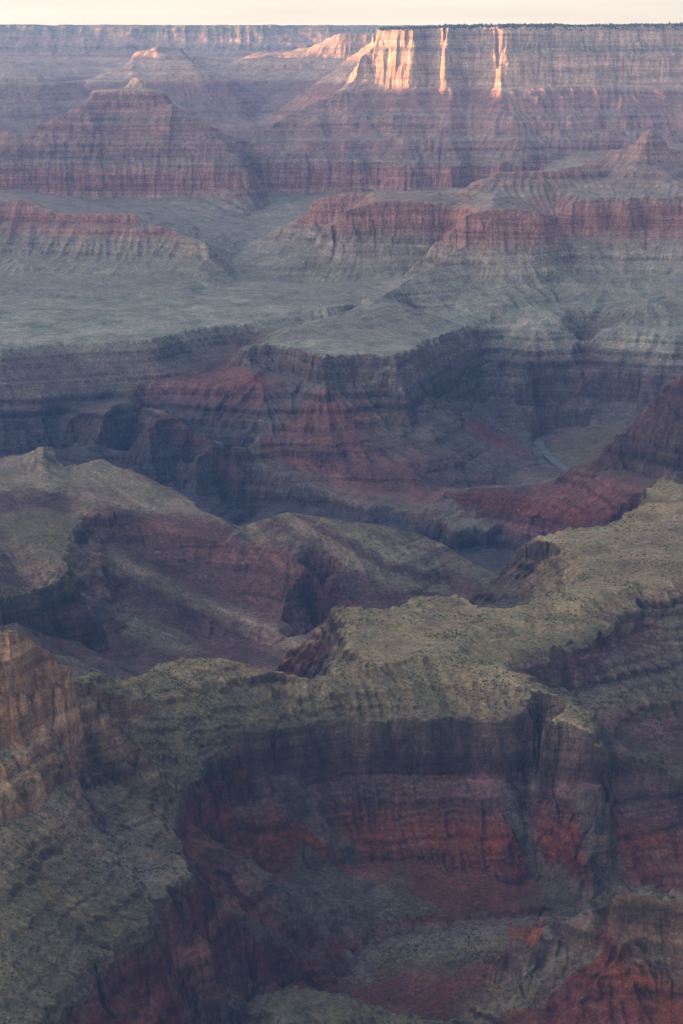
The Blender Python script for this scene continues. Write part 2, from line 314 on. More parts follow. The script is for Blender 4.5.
L('c3_nose', 'limestone', 'X', [(456,246,8250),(441,261,8150),(418,274,8000),(371,301,7600),(330,316,7300),(293,328,7100)], mode='Y')
BACK('c3_nose', 'tonto', 'X', 140, -45, x1=440)
L('r4_top', 'limestone', 'X', [(556,214,8640),(575,203,8600),(594,196,8590),(610,198,8640),(628,197,8590),(642,197,8660),(656,196,8600),(683,195,8600)], mode='Y')
L('r4_base', 'limestone', 'X', [(560,241),(601,230),(631,229),(683,226)], ref='r4_top', s=3)
L('r4_led', 'limestone', 'X', [(572,263),(610,256),(683,250)], ref='r4_base', s=.6)
FAN('limestone', 'X', 566, 680, lambda p: 272 + (p - 566) * .02, 'r4_led', .50, .22, 26, 4)
L('r4_foot', 'tonto', 'Q', [(560,305,455),(600,308,440),(620,300,460),(683,296,470)])
L('cone', 'tonto', 'X', [(640,309,446),(652,301,468),(664,309,446)])
L('cone_b', 'tonto', 'Q', [(605,326,402),(640,325,402),(683,324,404)])
L('sm_top', 'limestone', 'X', [(440,193,8950),(465,187,8920),(480,177,8900),(493,172,8900),(520,170,8900),(560,168,8920),(581,165,8980)], mode='Y')
L('sm_led', 'limestone', 'X', [(462,200),(480,190),(520,185),(570,184),(600,180)], ref='sm_top', s=.7)
L('sp', 'limestone', 'X', [(581,165),(598,158),(625,148),(638,138),(646,129),(651,125),(656,128),(664,137),(672,146),(683,149)], Y=9250)
L('sp_led', 'limestone', 'X', [(600,172),(630,165),(660,165),(683,168)], ref='sp', s=.7)
BACK('sp', 'limestone', 'X', 220, -110); BACK('sm_top', 'limestone', 'X', 200, -70)
# the great mesa
RY = [(377,12075),(384,12060),(398,12000),(412,11960),(428,12045),(433,12050),(450,11960),(471,12055),(476,12060),(500,11955),(530,11985),(548,11995),(576,12010),(600,12030),(640,12065),(683,12100)]
rY = lambda x: float(np.interp(x, [p[0] for p in RY], [p[1] for p in RY]))
def M(xs): return [(x, y, rY(x)) for x, y in xs]
fill = lambda pts: [(x, float(np.interp(x, [p[0] for p in pts], [p[1] for p in pts]))) for x in sorted(set([p[0] for p in pts] + [p[0] for p in RY if pts[0][0] <= p[0] <= pts[-1][0]]))]
L('bm_rim', 'mesa', 'X', M(fill([(377,36),(384,31),(395,28),(430,27),(470,27),(520,26),(600,26),(683,25)])), mode='Y')
L('bm_kb', 'mesa', 'X', [(375,47),(400,46),(440,47),(500,48),(560,48),(683,43)], ref='bm_rim', s=3.5)
L('bm_tor', 'mesa', 'X', [(365,54),(390,51),(440,52),(500,53),(560,55),(640,52),(683,52)], ref='bm_kb', s=.8)
L('bm_cb', 'mesa', 'X', [(354,81),(370,84),(395,86),(440,86),(480,86),(520,86),(560,85),(600,82),(640,82),(683,82)], ref='bm_tor', s=3)
L('bm_her', 'mesa', 'X', [(317,99),(337,95),(360,100),(420,98),(500,98),(600,97),(683,97)], ref='bm_cb', s=.55)
L('bm_l', 'mesa', 'X', [(293,111,11700),(270,125,11550),(256,135,11450),(247,148,11300)], mode='Y')
FAN('mesa', 'X', 300, 680, lambda p: 116 - max(0, p - 480) * .02, 'bm_her', .62, .18, 34, 8)
FAN('mesa', 'X', 290, 680, lambda p: 137 - max(0, p - 480) * .04, 'bm_her', .60, .14, 30, 9)
L('bm_rwt', 'mesa', 'X', [(250,153),(262,159),(300,161),(340,164),(400,166),(456,166),(520,160),(600,150),(683,142)], ref='bm_her', s=.6)
L('bm_rwb', 'mesa', 'X', [(252,178),(262,188),(290,193),(340,192),(400,190),(456,188),(520,182)], ref='bm_rwt', s=3)
L('bm_foot', 'tonto', 'X', [(250,222,560),(270,228,545),(290,238,535)])
BACK('bm_rim', 'mesa', 'X', 400, 6); BACK('bm_rim', 'mesa', 'X', 1800, 10)
BACK('bm_l', 'mesa', 'X', 300, -60)
H('mesa', 'X', [(290,12300,980),(317,12300,1060),(337,12300,1110),(354,12300,1190),(361,12300,1290),(368,12300,1360),(374,12300,1400),(378,12300,1500),(382,12300,1556)], ext=False, step=4)
H('mesa', 'X', [(290,13400,880),(337,13400,1000),(354,13400,1120),(361,13400,1220),(368,13400,1300),(376,13400,1480),(384,13400,1560)], ext=False, step=4)
H('farwall', 'X', [(92,15250,1210),(112,15250,1225),(126,15250,1270)], ext=False)
H('farwall', 'X', [(193,15250,1275),(215,15250,1240)], ext=False)
H('farwall', 'X', [(200,12500,620),(245,12300,600),(300,12900,620)], ext=False)
H('farwall', 'X', [(0,12300,700),(100,12300,680),(180,12300,640)])
# far walls and the far lit butte
L('f1', 'farwall', 'X', [(0,67),(20,68),(37,70),(47,79),(67,84),(85,88)], Y=13800)
L('f1b', 'farwall', 'X', [(0,86),(40,90),(66,98)], Y=13500)
BACK('f1', 'farwall', 'X', 500, -120)
L('f2_top', 'farbutte', 'X', [(135,51),(138,48),(152,47),(158,44),(182,46),(186,50)], Y=15250)
L('f2_b', 'farbutte', 'X', [(130,62),(140,63),(155,60),(189,61)], Y=15050)
L('f2_s', 'farbutte', 'X', [(86,80),(100,78),(121,74),(130,69),(150,70),(165,66),(190,64),(209,68),(228,74)], Y=14750)
L('f2_c', 'farbutte', 'X', [(120,80),(140,79),(155,79),(200,82),(228,90)], Y=14600)
L('f2_l', 'farwall', 'X', [(90,92),(175,106),(205,112),(240,118),(255,125)], Y=14300)
BACK('f2_top', 'farbutte', 'X', 250, -40)
L('f4_t', 'farwall', 'X', [(243,57,16000),(260,50,15900),(287,50,15800),(310,47,15700),(318,42,15650),(326,36,15600),(340,31,15550),(374,32,15500),(420,32,15500)], mode='Y')
L('f4_b', 'farwall', 'X', [(230,64),(243,61),(260,58),(287,59),(310,58),(340,58),(374,57)], Y=15400)
L('f4_s', 'farwall', 'X', [(228,90),(260,95),(300,92),(340,86)], Y=14900)
BACK('f4_t', 'farwall', 'X', 900, -100)
L('f_rim', 'farwall', 'X', [(0,25),(30,25.5),(60,26.5),(120,26.5),(200,26),(240,25),(276,24.5),(282,26.5),(340,26.5),(400,27),(683,27)], Y=19000)
L('f_k', 'farwall', 'X', [(0,34),(100,35),(200,34),(300,35),(400,36)], Y=18900)
L('f_ct', 'farwall', 'X', [(0,42),(100,42),(180,43),(240,40),(320,42),(400,42)], Y=18800)
L('f_cb', 'farwall', 'X', [(0,50),(60,51),(100,51),(180,51),(240,49),(320,50),(400,50)], Y=18700)
L('f_s', 'farwall', 'X', [(0,62),(60,66),(100,68),(130,66)], Y=17300)
H('farwall', 'X', [(0,15500,1020),(100,15800,1050),(200,16200,1080),(260,16500,1120),(400,17000,1150),(683,17000,1150)])
H('farwall', 'X', [(0,19400,1636),(400,19400,1632),(683,19400,1630)])
H('farwall', 'X', [(0,22000,1640),(683,22000,1640)], step=40)

# ------------------------------------------------------------------ grid: columns fan out from the eye, rows densest near
def seg(v0, v1, d): return list(np.arange(v0, v1, d))
acols = np.array(seg(-.285, -.180, .0022) + seg(-.180, .180, .00053) + seg(.180, .2851, .0022))
NC = len(acols)
lrows = np.array(seg(math.log(1900), math.log(2150), .003) + seg(math.log(2150), math.log(4300), .00062) + seg(math.log(4300), math.log(7800), .00085)
                 + seg(math.log(7800), math.log(12300), .0009) + seg(math.log(12300), math.log(15800), .0018) + seg(math.log(15800), math.log(18400), .006) + seg(math.log(18400), math.log(19200), .0014) + seg(math.log(19200), math.log(21500), .012))
NR = len(lrows)
P = np.array([(p[0], p[1]) for p in PTS]); Zp = np.array([p[2] for p in PTS])
REGS = sorted({p[4] for p in PTS}); Rp = np.array([REGS.index(p[4]) for p in PTS])
Mp = np.array([MAT[p[3]][0] + MAT[p[3]][1] + (MAT[p[3]][2],) for p in PTS])
ok = np.ones(len(P), bool)
vout, _, tris, orig, _, _ = delaunay_2d_cdt([Vector((x, y)) for x, y in P], [], [], 0, 1e-5)
Vc = np.array([v[:] for v in vout]); Vi = np.array([o[0] for o in orig])
Vz, Vr, Vm = Zp[Vi], Rp[Vi], Mp[Vi]
cc = np.interp(Vc[:, 0], acols, np.arange(NC)); rr = np.interp(Vc[:, 1], lrows, np.arange(NR))
Zg = np.zeros((NR, NC), np.float32); Mg = np.zeros((NR, NC, 7), np.float32); Rg = np.zeros((NR, NC), np.int16)
for t in tris:
    i, j, k = t
    x0, x1, x2 = cc[i], cc[j], cc[k]; y0, y1, y2 = rr[i], rr[j], rr[k]
    den = (y1 - y2) * (x0 - x2) + (x2 - x1) * (y0 - y2)
    if abs(den) < 1e-9: continue
    c0, c1 = max(0, int(math.ceil(min(x0, x1, x2) - 1e-6))), min(NC - 1, int(math.floor(max(x0, x1, x2) + 1e-6)))
    r0, r1 = max(0, int(math.ceil(min(y0, y1, y2) - 1e-6))), min(NR - 1, int(math.floor(max(y0, y1, y2) + 1e-6)))
    if c1 < c0 or r1 < r0: continue
    gx, gy = np.meshgrid(np.arange(c0, c1 + 1), np.arange(r0, r1 + 1))
    w0 = ((y1 - y2) * (gx - x2) + (x2 - x1) * (gy - y2)) / den
    w1 = ((y2 - y0) * (gx - x2) + (x0 - x2) * (gy - y2)) / den
    w2 = 1 - w0 - w1
    m = (w0 > -1e-5) & (w1 > -1e-5) & (w2 > -1e-5)
    if not m.any(): continue
    yy, xx = gy[m], gx[m]
    W = np.stack([w0[m], w1[m], w2[m]], 1)
    Zg[yy, xx] = W @ Vz[[i, j, k]]
    Mg[yy, xx] = W @ Vm[[i, j, k]]
    Rg[yy, xx] = Vr[np.array([i, j, k])[W.argmax(1)]]
print('tin', len(tris), NR, NC, round(time.time() - T0, 1))

# ------------------------------------------------------------------ noise
PERM = rng.permutation(4096).astype(np.int32); RND = rng.random(4096).astype(np.float32)
def hsh(ix, iy, s): return PERM[(PERM[(ix + 131 * s) & 4095] + iy) & 4095]
def vn(x, y, s=0):
    fx, fy = np.floor(x), np.floor(y); ix, iy = fx.astype(np.int32), fy.astype(np.int32)
    u = (x - fx).astype(np.float32); v = (y - fy).astype(np.float32)
    u = u * u * u * (u * (u * 6 - 15) + 10); v = v * v * v * (v * (v * 6 - 15) + 10)
    a, b = RND[hsh(ix, iy, s)], RND[hsh(ix + 1, iy, s)]; c, d = RND[hsh(ix, iy + 1, s)], RND[hsh(ix + 1, iy + 1, s)]
    return (a + (b - a) * u + (c - a) * v + (a - b - c + d) * u * v) * 2 - 1
def fbm(x, y, o=4, s=0, g=.5):
    r = 0; A = 1; tot = 0
    for k in range(o):
        r = r + A * vn(x * 2 ** k + 17.3 * k, y * 2 ** k - 9.1 * k, s + k); tot += A; A *= g
    return r / tot
def gully(x, y, sx, sy, s, f=1.15):
    fx, fy = np.floor(x), np.floor(y); ix, iy = fx.astype(np.int32), fy.astype(np.int32)
    S = np.zeros(x.shape, np.float32); W = np.zeros(x.shape, np.float32)
    for i in (-1, 0, 1):
        for j in (-1, 0, 1):
            h = hsh(ix + i, iy + j, s)
            dx = (x - fx - i - RND[h]).astype(np.float32); dy = (y - fy - j - RND[(h + 77) & 4095]).astype(np.float32)
            w = np.exp(-2.2 * (dx * dx + dy * dy)); S += w * np.cos((dx * sx + dy * sy) * (6.2832 * f) + 6.28 * RND[(h + 901) & 4095] * .0); W += w
    return S / (W + 1e-4)
def blur(A, n, it=2):
    for _ in range(it):
        for ax in (0, 1):
            pad = [(n + 1, n) if k == ax else (0, 0) for k in range(A.ndim)]
            c = np.cumsum(np.pad(A, pad, mode='edge').astype(np.float64), axis=ax)
            A = ((np.take(c, range(2 * n + 1, c.shape[ax]), ax) - np.take(c, range(0, c.shape[ax] - 2 * n - 1), ax)) / (2 * n + 1)).astype(np.float32)
    return A
def sample(A, r, c):
    r = np.clip(r, 0, NR - 1.001); c = np.clip(c, 0, NC - 1.001)
    r0 = r.astype(np.int32); c0 = c.astype(np.int32); fr = (r - r0).astype(np.float32); fc = (c - c0).astype(np.float32)
    if A.ndim == 3: fr = fr[..., None]; fc = fc[..., None]
    return (A[r0, c0] * (1 - fr) + A[r0 + 1, c0] * fr) * (1 - fc) + (A[r0, c0 + 1] * (1 - fr) + A[r0 + 1, c0 + 1] * fr) * fc
def sstep(x, a, b):
    t = np.clip((x - a) / (b - a), 0, 1); return t * t * (3 - 2 * t)

Yg = np.exp(lrows)[:, None] * np.ones((1, NC)); Xg = Yg * acols[None, :]
Yg = Yg.astype(np.float64)
pixm = Yg * .0005
# ragged rims: move the sampling point in plan
wsc = np.interp(Yg, [2000, 4500, 7000, 12000, 20000], [.8, .95, .85, 1.1, 1.3])
wx = np.zeros_like(Yg); wy = np.zeros_like(Yg)
for lam, amp in ((170, 12), (70, 6.5), (30, 3.0), (13, 1.3)):
    lx, ly = Xg / (lam * wsc), Yg / (lam * wsc)
    wx += amp * wsc * vn(lx, ly, int(lam)); wy += amp * wsc * vn(lx + 31, ly - 57, int(lam) + 5)
g0x, g0y = (lambda A: (np.gradient(A, axis=1) / np.gradient(acols)[None, :] / Yg, np.gradient(A, axis=0) / np.gradient(Yg[:, 0])[:, None]))(blur(Zg, 4, 1))
cliffy = blur(sstep(np.hypot(g0x, g0y), .7, 1.3).astype(np.float32), 4, 1)
for lam, amp in ((46, 9.0), (19, 4.2)):
    q = lam * wsc; ux, uy = Xg / q, Yg / q; fx, fy = np.floor(ux), np.floor(uy); ix, iy = fx.astype(np.int32), fy.astype(np.int32)
    best = np.full(Xg.shape, 9, np.float32); val = np.zeros(Xg.shape, np.float32); val2 = val.copy()
    for i in (-1, 0, 1):
        for j in (-1, 0, 1):
            hh = hsh(ix + i, iy + j, lam); d2 = ((ux - fx - i - RND[hh]) ** 2 + (uy - fy - j - RND[(hh + 77) & 4095]) ** 2).astype(np.float32)
            m = d2 < best; best = np.where(m, d2, best); val = np.where(m, RND[(hh + 501) & 4095], val); val2 = np.where(m, RND[(hh + 907) & 4095], val2)
    wx += cliffy * amp * wsc * (val * 2 - 1); wy += cliffy * amp * wsc * (val2 * 2 - 1)
Yw = Yg + wy; aw = (Xg + wx) / Yw
rw = np.interp(np.log(Yw), lrows, np.arange(NR)); cw = np.interp(aw, acols, np.arange(NC))
Z0 = blur(Zg, 1, 1)
Z = sample(Z0, rw, cw)
Mg = sample(Mg, rw, cw); Rg = Rg[np.clip(np.rint(rw), 0, NR - 1).astype(int), np.clip(np.rint(cw), 0, NC - 1).astype(int)]
print('warp', round(time.time() - T0, 1))
def grad(Zz):
    dYr = np.gradient(Yg[:, 0]); zr = np.gradient(Zz, axis=0) / dYr[:, None]      # along a ray: d/dY at constant a
    za = np.gradient(Zz, axis=1) / np.gradient(acols)[None, :]
    gx = za / Yg; gy = zr - za * acols[None, :] / Yg
    return gx, gy
gx, gy = grad(blur(Z, 7, 2))
sl = np.hypot(gx, gy) + 1e-6
sx, sy = -gy / sl, gx / sl
Rn = {n: REGS.index(n) for n in REGS}
fx_, fy_ = grad(blur(Z, 2, 1)); ramp = sstep(np.minimum(sl, np.hypot(fx_, fy_) * 1.15), .08, .55)
calm = (1 - .72 * sstep(sl, .75, 1.5)) * np.interp(Yg, [2000, 4500, 6000, 9000], [1, .9, .62, .7]) * np.interp(Yg, [8000, 12000, 15000], [.8, .5, .4])
far = sstep(Yg, 6500, 8200)
rg = lambda *n: np.isin(Rg, [Rn[k] for k in n]).astype(np.float32)
soft = blur(rg('hills'), 6, 1)
calm = calm * (1 + .5 * rg('cliffs')) * (1 - .55 * soft) * (1 - .35 * rg('gorge'))
dz = 0
for lam, amp in ((420, .035), (190, .070), (88, .090), (42, .095), (20, .090), (10, .080)):
    fade = np.clip((lam / pixm - 4) / 5, 0, 1) * (1 - sstep(lam / pixm, 90, 170) * .8)
    if fade.max() <= 0: continue
    n = gully(Xg / lam + 3, Yg / lam - 5, sx, sy, int(lam))
    if lam > 25: n = np.abs(n) * -1.6 + .55                          # sharp gullies, broad ribs
    n = n * (.35 + 1.5 * sstep(vn(Xg / (lam * 5) + 9, Yg / (lam * 5), int(lam) + 3), -.5, .7))
    dz = dz + fade * lam * amp * n * (.10 + ramp) * calm
Z = Z + dz
for lam, amp in ((160, 4.5), (60, 2.2), (25, 1.0), (11, .5)):
    Z = Z + np.clip((lam / pixm - 3) / 4, 0, 1) * amp * vn(Xg / lam, Yg / lam, 40 + lam)
# bedding: every bed weathers to a small cliff over a bench
def beds(z, T, s, hard, c=.8, r_=.42):
    e = [0.0]; r = np.random.default_rng(s)
    while e[-1] < 2400: e.append(e[-1] + T * (.45 + r.random() ** 1.5 * 1.4))
    e = np.array(e); zz = z + 400
    k = np.clip(np.searchsorted(e, zz) - 1, 0, len(e) - 2)
    f = (zz - e[k]) / (e[k + 1] - e[k])
    h = (.25 + .75 * r.random(len(e)))[k]
    g = np.where(f < c, f * r_ / c, r_ + (f - c) * (1 - r_) / (1 - c))
    return z + (g - f) * (e[k + 1] - e[k]) * hard * h
upper = sstep(Z, 500, 600) * sstep(Yg, 6800, 8000)
wig = fbm(Xg / 700, Yg / 700, 3, 60) * 10
Zt = beds(Z + wig, 34, 3, 1.0) - wig
Z = Z + (Zt - Z) * upper * .85
Zt = beds(Z + wig, 13, 9, 1.0) - wig
Z = Z + (Zt - Z) * upper * .5
dip = .36 * Xg - .04 * Yg + 10 * fbm(Xg / 500, Yg / 500, 2, 71)
Zt = beds(Z + dip, 17, 5, 1.0) - dip
Z = Z + (Zt - Z) * soft * .35
cl = blur(rg('cliffs', 'knob'), 5, 1)
Zt = beds(Z + 5 * fbm(Xg / 60, Yg / 60, 2, 77), 26, 21, 1.0) - 5 * fbm(Xg / 60, Yg / 60, 2, 77)
Z = Z + (Zt - Z) * cl * .8
near = (1 - sstep(Yg, 4200, 5200)) * (1 - soft)
wig2 = 12 * fbm(Xg / 800, Yg / 800, 3, 81) + 1.5 * fbm(Xg / 70, Yg / 70, 2, 83)
Zt = beds(Z + wig2, 15, 12, 1.0) - wig2
Z = Z + (Zt - Z) * near * (.85 - .35 * rg('wall'))
mid = sstep(Yg, 5000, 5600) * (1 - upper) * (1 - soft)
Zt = beds(Z + wig, 24, 15, 1.0) - wig
Z = Z + (Zt - Z) * mid * .85
print('relief', round(time.time() - T0, 1))

# ------------------------------------------------------------------ rock colour: what the rock is, plus some haze brightness in the far strata
gx, gy = grad(Z); slope = np.hypot(gx, gy)
gx2, gy2 = grad(blur(Z, 2, 1)); slope2 = np.hypot(gx2, gy2)
nx, ny, nz = -gx, -gy, np.ones_like(gx)
nl = np.sqrt(nx * nx + ny * ny + 1); Nrm = np.stack([nx / nl, ny / nl, nz / nl], -1).astype(np.float32)
n1 = fbm(Xg / 90, Yg / 90, 4, 101); n2 = fbm(Xg / 22, Yg / 22, 3, 111); n3 = fbm(Xg / 300, Yg / 300, 3, 121)
ground, cliff, wl = Mg[..., :3].copy(), Mg[..., 3:6].copy(), Mg[..., 6]
SC = [(300,(.20,.20,.14)),(500,(.215,.21,.145)),(560,(.24,.205,.15)),(630,(.25,.21,.155)),(652,(.255,.165,.125)),(690,(.275,.15,.115)),(785,(.28,.155,.118)),(806,(.25,.165,.125)),(820,(.23,.19,.14)),(840,(.225,.16,.12)),
      (900,(.235,.135,.105)),(940,(.24,.165,.125)),(1000,(.235,.135,.10)),(1060,(.24,.16,.12)),(1120,(.235,.125,.095)),(1190,(.235,.14,.105)),(1208,(.38,.275,.19)),(1300,(.41,.29,.195)),(1395,(.40,.285,.195)),(1408,(.24,.21,.15)),(1434,(.25,.21,.15)),(1444,(.34,.255,.185)),(1545,(.35,.265,.19)),(1562,(.20,.19,.11)),(1700,(.20,.19,.11))]
zs = Z + 14 * n3 + 5 * n1
sk = np.array([s[0] for s in SC]); sv = np.array([s[1] for s in SC])
col = np.stack([np.interp(zs, sk, sv[:, i]) for i in range(3)], -1)
bandn = vn(zs / 9.0, Xg / 2500 + .5, 131) * .6 + vn(zs / 3.7, Xg / 1800, 133) * .4
col = col * (1 + .30 * bandn[..., None])
talus = np.array((.215, .205, .155)); veg = (1 - sstep(slope2, .35, .95))
tw = veg * np.interp(Z, [560, 700, 840, 1100, 1300], [.75, .7, .45, .28, .3])
col = col + (talus - col) * tw[..., None]
cliff = cliff * (1 + .75 * fbm(Xg / 34, Yg / 34, 3, 251) * (1 - sstep(Yg, 4500, 6500)))[..., None]
st = sstep(slope2 + .25 * n2, .95, 1.65)
soil = sstep(fbm(Xg / 130, Yg / 130, 4, 181), -.05, .35)[..., None]
ground = ground * (1 + soil * np.array((.22, .14, .16)) - .18 * sstep(fbm(Xg / 75, Yg / 75, 3, 191), .05, .4)[..., None])
near_c = ground + (cliff - ground) * st[..., None]
wob = 7 * fbm(Xg / 600, Yg / 600, 2, 201) + 1.2 * fbm(Xg / 60, Yg / 60, 2, 203)
bd = .55 * (RND[hsh(np.floor((Z + wob) / 13).astype(np.int32), np.floor((Z + wob) / 13).astype(np.int32) * 5, 211)] * 2 - 1) + .45 * (RND[hsh(np.floor((Z + wob) / 4.5).astype(np.int32), 3, 221)] * 2 - 1)
near_c = near_c * (1 + (.44 * bd * sstep(slope2, .3, .7))[..., None])
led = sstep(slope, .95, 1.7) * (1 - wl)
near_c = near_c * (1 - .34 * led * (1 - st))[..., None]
C0 = near_c + (col * 1.42 - near_c) * wl[..., None]  # gain pales the far strata: missing haze brightness put into the colour
# deposits with an outline of their own: talus cones, the wash, pale outcrops
TROW = (ZC - Z) / Yg
def ground_at(px, py):
    a = float(apx(px, py)); c = int(np.clip(np.searchsorted(acols, a), 0, NC - 1)); k = np.nonzero(TROW[:, c] <= float(tdep(py)))[0]
    return a, lrows[k[0] if len(k) else NR - 1]
pwx = .0016 * fbm(Xg / 30, Yg / 30, 3, 231); pwy = .0035 * fbm(Xg / 30, Yg / 30, 3, 241)
def patch(pts, colr, amt=.85):
    global C0
    v = np.array([ground_at(*p) for p in pts]); c0, c1 = np.searchsorted(acols, [v[:, 0].min() - .01, v[:, 0].max() + .01]); r0, r1 = np.searchsorted(lrows, [v[:, 1].min() - .02, v[:, 1].max() + .02])
    x = acols[None, c0:c1] + pwx[r0:r1, c0:c1]; y = lrows[r0:r1, None] + pwy[r0:r1, c0:c1]; ins = np.zeros(x.shape, bool)
    for (xa, ya), (xb, yb) in zip(v, np.roll(v, -1, 0)):
        if ya != yb: ins ^= ((ya > y) != (yb > y)) & (x < (xb - xa) * (y - ya) / (yb - ya) + xa)
    m = blur(ins.astype(np.float32), 1, 2)[..., None] * amt
    tex = (1 + .25 * n2 + .2 * n1)[r0:r1, c0:c1, None]
    C0[r0:r1, c0:c1] += (np.array(colr) * tex - C0[r0:r1, c0:c1]) * m
TAL = (.128, .102, .078)
patch([(262,773),(290,775),(330,815),(365,858),(350,865),(315,835),(282,800)], TAL)
patch([(300,845),(330,855),(380,885),(420,900),(450,912),(400,920),(345,942),(290,925),(275,890)], TAL)
patch([(498,785),(520,790),(545,850),(580,890),(600,912),(548,910),(535,880),(515,840),(502,810)], TAL)
patch([(565,790),(598,790),(612,830),(625,870),(632,895),(604,905),(594,880),(582,840)], TAL)
patch([(590,932),(606,940),(575,972),(530,1010),(490,1023),(470,1023),(520,985),(560,952)], (.185, .155, .105))
patch([(210,905),(240,910),(300,945),(330,955),(300,960),(240,935)], TAL, .7)
patch([(347,950),(358,954),(370,970),(374,985),(366,986),(356,972),(345,961)], (.18, .125, .11))
patch([(540,911),(500,915),(450,919),(400,928),(368,940),(350,954),(343,969),(356,986),(372,988),(360,971),(359,959),(373,947),(402,936),(450,926),(500,921),(540,917)], (.165, .105, .095), .8)
patch([(507,926),(545,923),(540,936),(520,940)], (.30, .095, .05))
patch([(300,418),(318,407),(332,405),(350,416),(330,428)], (.24, .085, .06), .7)
patch([(228,388),(250,374),(268,384),(240,398)], (.235, .085, .06), .6)
patch([(465,424),(480,425),(515,440),(500,446),(475,438)], (.235, .085, .06), .7)
# dipping bands of the hills
def bedc(z, T, s):
    k = np.floor(z / T + .35 * vn(z / T * .37, Xg / 800, s)).astype(np.int32); return RND[hsh(k, k * 3 + 7, s)] * 2 - 1
hb = bedc(Z + dip, 21, 141) * .65 + bedc(Z + dip, 8, 143) * .35
pur = np.array((.105, .060, .060))
C0 = C0 + (pur - C0) * (soft * np.clip(.12 + 1.1 * hb, -.4, .75) * sstep(slope2, .12, .4))[..., None]
# red shale bands and streaks run down the slope
red = np.clip((C0[..., 0] / (C0[..., 1] + .02) - 1.6), 0, 1.5)
stn = gully(Xg / 26, Yg / 26, sx, sy, 150, 1.2)
gt = np.array((.175, .145, .120))
C0 = C0 + (gt - C0) * (np.clip(red, 0, 1) * np.clip(stn * .4 + n1 * 1.2 - .3, 0, .4))[..., None]
C0 = C0 * (1 + (.22 * n1 + .20 * n2) * (1 - .5 * soft))[..., None] * (1 + .10 * n3)[..., None]
scr = sstep(fbm(Xg / 45, Yg / 45, 3, 161), 0, .5) * (1 - sstep(slope2, .4, .9)) * (1 - wl)
C0 = C0 * (1 - .12 * scr[..., None] * np.array((1.2, .6, 1.0)))
C0 = np.clip(C0, .012, .75)
print('colour', round(time.time() - T0, 1))

# ------------------------------------------------------------------ materials
def nodes(m):
    m.use_nodes = True; nt = m.node_tree; nt.nodes.clear(); return nt
def rock_material():
    m = bpy.data.materials.new('layered_rock'); nt = nodes(m); N = nt.nodes.new; K = nt.links.new
    out = N('ShaderNodeOutputMaterial'); b = N('ShaderNodeBsdfPrincipled'); K(b.outputs[0], out.inputs[0])
    b.inputs['Roughness'].default_value = .95; b.inputs['Specular IOR Level'].default_value = .1
    at = N('ShaderNodeAttribute'); at.attribute_name = 'rock'
    tc = N('ShaderNodeTexCoord'); ge = N('ShaderNodeNewGeometry')
    sp = N('ShaderNodeSeparateXYZ'); K(ge.outputs['Normal'], sp.inputs[0])
    steep = N('ShaderNodeMapRange'); K(sp.outputs['Z'], steep.inputs['Value'])
    for k, v in (('From Min', .93), ('From Max', .55), ('To Min', 0), ('To Max', 1)): steep.inputs[k].default_value = v
    def noise(scale, vec, det=3, rough=.6):
        n = N('ShaderNodeTexNoise'); n.inputs['Scale'].default_value = scale; n.inputs['Detail'].default_value = det; n.inputs['Roughness'].default_value = rough
        K(vec, n.inputs['Vector']); return n.outputs['Fac']
    def mapped(s):
        p = N('ShaderNodeMapping'); p.inputs['Scale'].default_value = s; K(tc.outputs['Object'], p.inputs['Vector']); return p.outputs[0]
    def rng_(src, a, b_, lo, hi):
        r = N('ShaderNodeMapRange'); K(src, r.inputs['Value'])
        for k, v in (('From Min', a), ('From Max', b_), ('To Min', lo), ('To Max', hi)): r.inputs[k].default_value = v
        return r.outputs[0]
    def math_(op, a, b_):
        x = N('ShaderNodeMath'); x.operation = op
        for i, v in enumerate((a, b_)):
            if isinstance(v, (int, float)): x.inputs[i].default_value = v
            else: K(v, x.inputs[i])
        return x.outputs[0]
    P0 = tc.outputs['Object']
    grain = math_('MULTIPLY', rng_(noise(.12, P0, 4, .75), .32, .68, .55, 1.42), rng_(noise(.45, P0, 2, .6), .3, .7, .72, 1.26))
    patch = rng_(noise(.022, P0, 4, .6), .3, .7, .84, 1.16)
    streak = rng_(noise(.06, mapped((1, 1, .16)), 5, .7), .34, .66, .70, 1.18)
    bedn = noise(.045, mapped((.03, .03, 1)), 6, .78); bed = rng_(bedn, .36, .64, .58, 1.38)
    sb = math_('MULTIPLY', streak, bed)
    sbm = math_('ADD', math_('MULTIPLY', math_('SUBTRACT', sb, 1.0), steep.outputs[0]), 1.0)
    tot = math_('MULTIPLY', math_('MULTIPLY', grain, patch), sbm)
    mx = N('ShaderNodeVectorMath'); mx.operation = 'SCALE'; K(at.outputs['Color'], mx.inputs[0]); K(tot, mx.inputs['Scale'])
    K(mx.outputs[0], b.inputs['Base Color'])
    bh = math_('ADD', math_('MULTIPLY', noise(.09, P0, 5, .62), 1.0), math_('MULTIPLY', math_('MULTIPLY', noise(.07, mapped((1, 1, .16)), 4, .6), .8), steep.outputs[0]))
    bp = N('ShaderNodeBump'); bp.inputs['Strength'].default_value = .7; bp.inputs['Distance'].default_value = 6.0
    bh = math_('ADD', bh, math_('MULTIPLY', bedn, 2.2)); K(bh, bp.inputs['Height']); K(bp.outputs[0], b.inputs['Normal'])
    return m
rock = rock_material()
